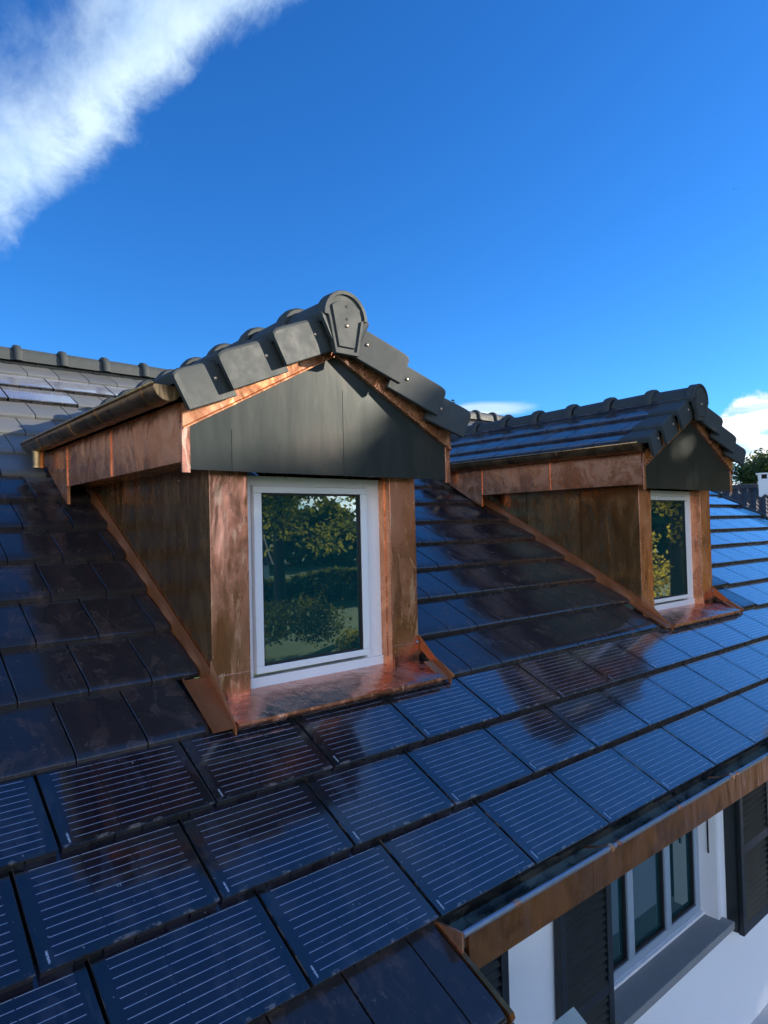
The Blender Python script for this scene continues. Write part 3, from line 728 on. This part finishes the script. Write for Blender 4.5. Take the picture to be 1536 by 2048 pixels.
    ap.loft([A(.282), A(.6), A(1.3), [(1.75-.09*min(1, max(0, (1.30-y)/.25)), y, z) for x, y, z in A(0)]]); ap.build('sill', M_COPP, e, smooth=30)
    ORG = Vector((0, 0, 0))
    return e
d1 = make_dormer()
tag(d1, 'nearer copper clad dormer with sunlit gable, large white framed window and brown gutter', 'dormer', 'copper dormers on the roof')
d2 = copy_tree(d1); d2.location.x += DD
tag(d2, 'farther copper clad dormer in shade, its window reflecting golden leaves', 'dormer', 'copper dormers on the roof')

# ------------------------------------------------------------------ vegetation
def leaf_cloud(mb, c, rad, n, size, squash=.8):
    for _ in range(n):
        d = Vector((random.gauss(0, 1), random.gauss(0, 1), random.gauss(0, 1))).normalized(); rr = random.random()**.4
        p = Vector(c)+Vector((d.x*rad*rr, d.y*rad*rr, d.z*rad*rr*squash))
        a = Vector((random.gauss(0, 1), random.gauss(0, 1), random.gauss(0, 1))).normalized(); b = a.orthogonal().normalized(); s = size*random.uniform(.6, 1.3)
        mb.add([p-a*s, p-b*s*.5, p+a*s, p+b*s*.5], [(0, 1, 2, 3)], random.random())
def broad_tree(x, y, h, r, n, size, lm, label, group=None, seed=1, z0=GZ):
    global ORG
    random.seed(seed); e = empty('broadleaf_tree', (x, y, z0)); ORG = Vector((x, y, z0))
    tr = MB(); tr.tube((x, y, z0), (x, y, z0+h*.45), .28, .17, 10); cl = MB()
    k = 34
    for j in range(k):
        a = random.uniform(0, 6.283); zz = random.uniform(.14, .93); rr = r*math.sin(math.pi*min(1, (zz-.1)*1.05))**.5*random.uniform(.3, .85)
        c = (x+rr*math.cos(a), y+rr*math.sin(a), z0+h*zz); tr.tube((x, y, z0+h*min(.5, zz*.6)), c, .08, .02, 6)
        leaf_cloud(cl, c, r*random.uniform(.28, .42), n//k, size)
    tr.build('trunk', M_BARK, e); cl.build('crown', lm, e, fixn=False); ORG = Vector((0, 0, 0))
    return tag(e, label, 'tree', group)
def tpos(w_, L): # position from sideways offset and distance towards the sun
    return (math.sin(SUN_AZ)*L+math.cos(SUN_AZ)*w_, -math.cos(SUN_AZ)*L+math.sin(SUN_AZ)*w_)
lbs = ['slim tree at the far left of the garden row', 'leafy tree near the left end of the garden row', 'tree facing the nearer dormer across the lawn', 'autumn tree sunward of the nearer dormer', 'autumn tree in the middle of the garden row', 'yellow-green tree right of the middle of the garden row',
       'golden tree mirrored in the far dormer window', 'golden low-branched tree beside the mirrored one', 'broad tree shading the right end of the roof', 'last tree at the right end of the garden row']
def row_tree(k, w_, L, top, low, n):
    """a tree of the garden row: trunk, limbs and a wide crown of leaf clumps"""
    global ORG
    random.seed(40+k); x, y = tpos(w_, L); ORG = Vector((x, y, GZ)); e = empty('broadleaf_tree', (x, y, GZ)); tr = MB(); cl = MB()
    tr.tube((x, y, GZ), (x, y, top-2.5), .26, .10, 10)
    ax = Vector((math.cos(SUN_AZ), math.sin(SUN_AZ), 0)); dx = Vector((math.sin(SUN_AZ), -math.cos(SUN_AZ), 0)); cs = []
    for o_ in (-1.7, -.85, 0, .85, 1.7): cs.append((ax*o_+dx*random.uniform(-.7, .7), top-.72-random.uniform(0, .22)-.05*abs(o_), .85))
    for _ in range(34): cs.append((ax*random.uniform(-2.3, 2.3)+dx*random.uniform(-1.6, 1.6), random.uniform(5.1 if k == 4 else max(low, 3.6), top-1.5), random.uniform(.9, 1.3)))
    tot = sum(c[2]**2 for c in cs)
    for o_, z, r in cs:
        p = (x+o_.x, y+o_.y, z); tr.tube((x, y, max(GZ+1, z-1.6)), p, .06, .02, 6); leaf_cloud(cl, p, r, int(n*r*r/tot), .17)
    for _ in range(11 if k < 5 else 26):
        o_ = ax*random.uniform(-2.2, 2.2)+dx*random.uniform(-1.5, 1.5); z = random.uniform(low, 3.4); p = (x+o_.x, y+o_.y, z)
        tr.tube((x, y, min(z+.6, top-3)), p, .04, .012, 6); leaf_cloud(cl, p, random.uniform(.6, 1.0), 95 if k < 5 else 150, .10)
    tr.build('trunk', M_BARK, e); cl.build('crown', M_LEAFG if k in (5, 6, 7) else M_LEAF, e, fixn=False); ORG = Vector((0, 0, 0))
    tag(e, lbs[k], 'tree', 'garden trees in front of the house')
for k in range(8):
    w_ = -8.2+2.8*k; L = (19.5, 21.5)[k % 2]; row_tree(k, w_, L, 1.97+.3839*L+(.02 if k == 3 else .12 if k == 4 else random.uniform(-.1, .2)), 1.0 if k < 5 else -1.4, 20000)
# hedge across the lawn
random.seed(5); ORG = Vector((20, -27, GZ)); hd = MB()
for _ in range(14000):
    u = random.uniform(-22, 20); p = Vector((20+u*.825, -27+u*.565+random.uniform(-.6, .6), GZ+random.uniform(0, 1.5+.3*math.sin(u*.8))))
    a = Vector((random.gauss(0, 1), random.gauss(0, 1), random.gauss(0, 1))).normalized(); b = a.orthogonal().normalized(); s_ = random.uniform(.12, .28)
    hd.add([p-a*s_, p-b*s_*.5, p+a*s_, p+b*s_*.5], [(0, 1, 2, 3)], random.random())
h_ = hd.build('hedge', M_LEAFD, fixn=False); tag(h_, 'long dark clipped hedge across the lawn', 'hedge'); ORG = Vector((0, 0, 0))

# low shrubs under the trees
for k, (w_, L, r, h) in enumerate([(-9.5, 15.5, 1.1, 1.5), (-6.2, 16.5, 1.5, 1.9), (-3.2, 15.2, .9, 1.2), (-.6, 17, 1.4, 1.7), (3.0, 15.5, 1.1, 1.5)]):
    random.seed(90+k); x, y = tpos(w_, L); ORG = Vector((x, y, GZ)); c = MB()
    for _ in range(7): leaf_cloud(c, (x+random.uniform(-r, r)*.7, y+random.uniform(-r, r)*.7, GZ+h*random.uniform(.35, .65)), r*.62, 420, .07)
    tag(c.build('shrub', M_LEAFD if k % 2 else M_LEAF, fixn=False), ('round yellow-green shrub at the left end of the lawn', 'largest dark shrub on the lawn', 'small low yellow-green shrub between two dark ones', 'dark shrub under the middle of the tree row', 'yellow-green shrub at the right end of the lawn')[k], 'shrub', 'shrubs on the lawn'); ORG = Vector((0, 0, 0))
# distant wood closing the view across the garden
random.seed(9); ORG = Vector((50, -60, GZ)); hd = MB()
for _ in range(16000):
    a_ = R(random.uniform(-100, 12)); rr_ = random.uniform(70, 82); hh = 7+2.2*math.sin(a_*23)+1.6*math.sin(a_*61+1)+random.uniform(-.8, .8)
    p = Vector((rr_*math.cos(a_), rr_*math.sin(a_), GZ+hh*random.random()**.8))
    a = Vector((random.gauss(0, 1), random.gauss(0, 1), random.gauss(0, 1))).normalized(); b = a.orthogonal().normalized(); s_ = random.uniform(.5, 1.1)
    hd.add([p-a*s_, p-b*s_*.5, p+a*s_, p+b*s_*.5], [(0, 1, 2, 3)], random.random())
h_ = hd.build('wood', M_LEAFD, fixn=False); tag(h_, 'far-off dark wood across the garden, mirrored in the windows', 'wood', None, 'stuff'); ORG = Vector((0, 0, 0))
def pantile_roof(mb, c, e, f, half, depth, rise, zb, cols, rowsn):
    """corrugated tiled slope from ridge down; c ridge centre, e along ridge, f down-slope horizontal"""
    c = Vector(c); e = Vector(e); f = Vector(f); nx = cols*4; vs = []; fs = []
    for j in range(rowsn+1):
        for st in ((0, 1) if j else (1,)):
            t_ = j/rowsn; lift = .035 if st == 0 else 0
            for k in range(nx+1):
                u = -half+2*half*k/nx; h = .05*math.sin(k*math.pi/2)
                vs.append(c+e*u+f*(depth*t_)+Vector((0, 0, -rise*t_+h+lift)))
    m_ = nx+1; nr = len(vs)//m_
    for j in range(nr-1):
        for k in range(nx): fs.append((j*m_+k, j*m_+k+1, (j+1)*m_+k+1, (j+1)*m_+k))
    mb.add(vs, fs, .5)
def neighbour(c, d, rz, half, depth, rise, rm, label, chim=None, cap_m=None):
    """d: unit horizontal vector from us to the house"""
    global ORG
    d = Vector((d[0], d[1], 0)).normalized(); e_ = Vector((-d.y, d.x, 0)); c = Vector((c[0], c[1], rz))
    h = empty('neighbour_house', (c.x, c.y, GZ)); ORG = Vector((c.x, c.y, GZ))
    r = MB(); pantile_roof(r, c, e_, -d, half, depth, rise, 0, int(half*2/.25), int(depth/.33)); pantile_roof(r, c, e_, d, half, depth, rise, 0, int(half*2/.25), int(depth/.33))
    r.tube(c-e_*half+Vector((0, 0, .02)), c+e_*half+Vector((0, 0, .02)), .11, n=10)
    rf = r.build('roof', rm, h, fixn=False)
    wl = MB(); b = depth-.5; zt = rz-rise*b/depth-.08
    pts = [c+e_*(s*(half-.3))-d*b*q for s, q in ((-1, 1), (1, 1), (1, -1), (-1, -1))]; pts = [Vector((p.x, p.y, GZ)) for p in pts]
    wl.prism(pts, (0, 0, zt-GZ)); 
    for s in (-1, 1): 
        a = c+e_*(s*(half-.3)); wl.prism([Vector((a.x-d.x*b, a.y-d.y*b, zt)), Vector((a.x+d.x*b, a.y+d.y*b, zt)), Vector((a.x, a.y, rz-.12))], -e_*(s*.2))
    wl.build('wall', M_WALL, h)
    for u in (-3, 0, 3):
        w_ = MB(); q = c+e_*u-d*(b+.02); q.z = 0
        P0 = [q-e_*.6, q+e_*.6]; w_.prism([Vector((P0[0].x, P0[0].y, -1.4)), Vector((P0[1].x, P0[1].y, -1.4)), Vector((P0[1].x, P0[1].y, -.1)), Vector((P0[0].x, P0[0].y, -.1))], -d*.03); w_.build('window', M_GLASS, h)
    if chim is not None:
        q = c+e_*chim-d*.5; cm_ = MB(); W = .29
        def ring(z0, z1, k): 
            pt = [q+e_*(a*W*k)+d*(b2*W*k) for a, b2 in ((-1, -1), (1, -1), (1, 1), (-1, 1))]; cm_.prism([Vector((p.x, p.y, z0)) for p in pt], (0, 0, z1-z0))
        zb = rz-.5; ring(zb, rz+.24, 1)
        for a, b2 in ((-1, -1), (1, -1), (1, 1), (-1, 1), (0, -1), (0, 1), (-1, 0), (1, 0)):
            p = q+e_*(a*W*.86)+d*(b2*W*.86); pt = [p+e_*(s*.05)+d*(t_*.05) for s, t_ in ((-1, -1), (1, -1), (1, 1), (-1, 1))]; cm_.prism([Vector((v.x, v.y, rz+.241)) for v in pt], (0, 0, .135))
        ring(rz+.377, rz+.42, 1.22)
        co = cm_.build('chimney', M_WALL, rf)
        fl = MB(); pt = [q+e_*(a*W*.7)+d*(b2*W*.7) for a, b2 in ((-1, -1), (1, -1), (1, 1), (-1, 1))]; fl.prism([Vector((p.x, p.y, rz+.24)) for p in pt], (0, 0, .13)); fl.build('flue', M_UNDER, co)
    ORG = Vector((0, 0, 0))
    return tag(h, label, 'house')
dv = ray(1520, 975); dv.z = 0; dv.normalize(); e2 = Vector((-dv.y, dv.x, 0))
hc = CAM+dv*25; zr25 = CAM.z+25*(ray(1500, 976).z/Vector((ray(1500, 976).x, ray(1500, 976).y)).length)
neighbour((hc.x-e2.x*4.2, hc.y-e2.y*4.2), dv, zr25, 6.0, 5.0, 1.9, M_PANT, 'neighbouring house with dark pantiles and a small white chimney', chim=3.95)
neighbour((15.5, -37), (.38, -.925), 1.9, 6.5, 5.2, 2.4, M_PANR, 'low white house with brown pantiles across the lawn')
# trees behind
dv2 = ray(1552, 940); dv2.z = 0; dv2.normalize(); p = CAM+dv2*33; zt = CAM.z+33*(ray(1552, 918).z/Vector((ray(1552, 918).x, ray(1552, 918).y)).length)
broad_tree(p.x, p.y, zt-GZ+.3, 2.3, 20000, .09, M_LEAFD, 'dark bushy tree behind the white chimney of the neighbouring house', seed=77)
def conifer(px, py, dist, label, seed):
    global ORG
    random.seed(seed); dv = ray(px, py); hl = Vector((dv.x, dv.y)).length; top = CAM+dv*(dist/hl)
    x, y, h = top.x, top.y, top.z-GZ; e = empty('conifer_tree', (x, y, GZ)); ORG = Vector((x, y, GZ))
    t = MB(); t.tube((x, y, GZ), (x, y, GZ+h), .22, .012, 8); t.build('trunk', M_BARK, e); c = MB(); z = GZ+h-.12
    while z > GZ+1.5:
        d_ = GZ+h-z; L = .08+.24*d_**.85; n = 5 if d_ < 2 else 9
        for k in range(n):
            a = random.uniform(0, 6.283); ll = L*random.uniform(.6, 1.15); dr = Vector((math.cos(a), math.sin(a), -.15+.25*random.random())); 
            for j in range(4 if d_ < 3 else 7):
                p0 = Vector((x, y, z))+dr*(ll*j/7*(1.6 if d_ < 3 else 1)); sd = Vector((-dr.y, dr.x, 0)); w_ = .05+.10*ll*(1-j/9)
                for s in (-1, 1):
                    q = p0+dr*.05+sd*(s*w_)+Vector((0, 0, random.uniform(-.08, .04))); c.add([p0-Vector((0, 0, .015)), p0+dr*.07, q, p0+Vector((0, 0, .02))], [(0, 1, 2, 3)], random.random())
        z -= .13+.02*d_
    c.build('crown', M_NEEDLE, e, fixn=False); ORG = Vector((0, 0, 0))
    return tag(e, label, 'tree', 'conifers behind the main ridge')
conifer(905, 797, 45, 'taller conifer tip rising behind the main ridge between the dormers', 3)
conifer(891, 801, 44, 'shorter conifer tip just left of the taller one behind the ridge', 4)
# birds
for px, py, s, lb in ((1468, 378, .5, 'left of two tiny dark birds high in the blue sky'), (1478, 377, .38, 'right of two tiny dark birds high in the blue sky')):
    c = CAM+ray(px, py)*140; ORG = c.copy(); b_ = MB(); f = Vector((.8, -.3, .15)).normalized(); sd = Vector((.3, .8, 0)).normalized(); s *= .6
    b_.tube(c-f*.5*s, c, .05*s, .13*s, 8); b_.tube(c, c+f*.45*s, .13*s, .04*s, 8)
    for k in (-1, 1): b_.prism([c+f*.15*s, c+sd*(k*.6*s)+Vector((0, 0, .22*s))+f*.1*s, c+sd*(k*1.2*s)+Vector((0, 0, .05*s))-f*.2*s, c-f*.2*s], (0, 0, .03*s))
    tag(b_.build('bird', M_BIRD), lb, 'bird', 'birds in the sky'); ORG = Vector((0, 0, 0))
# plank of the scaffold below the eave
ORG = Vector((1.19, -.42, -.70)); b_ = MB()
z = -.60; c0 = Vector((1.279, -.118, z)); ux = (Vector((1.118, -.117, z))-c0).normalized(); uy = (Vector((1.231, -.219, z))-c0).normalized()
b_.prism([c0, c0+ux*.35, c0+ux*.35+uy*1.9, c0+uy*1.9], (0, 0, -.045)); tag(b_.build('scaffold_plank', M_WOOD, bevel=.003), 'pale bare wooden plank end poking in at the bottom edge below the gutter', 'plank'); ORG = Vector((0, 0, 0))
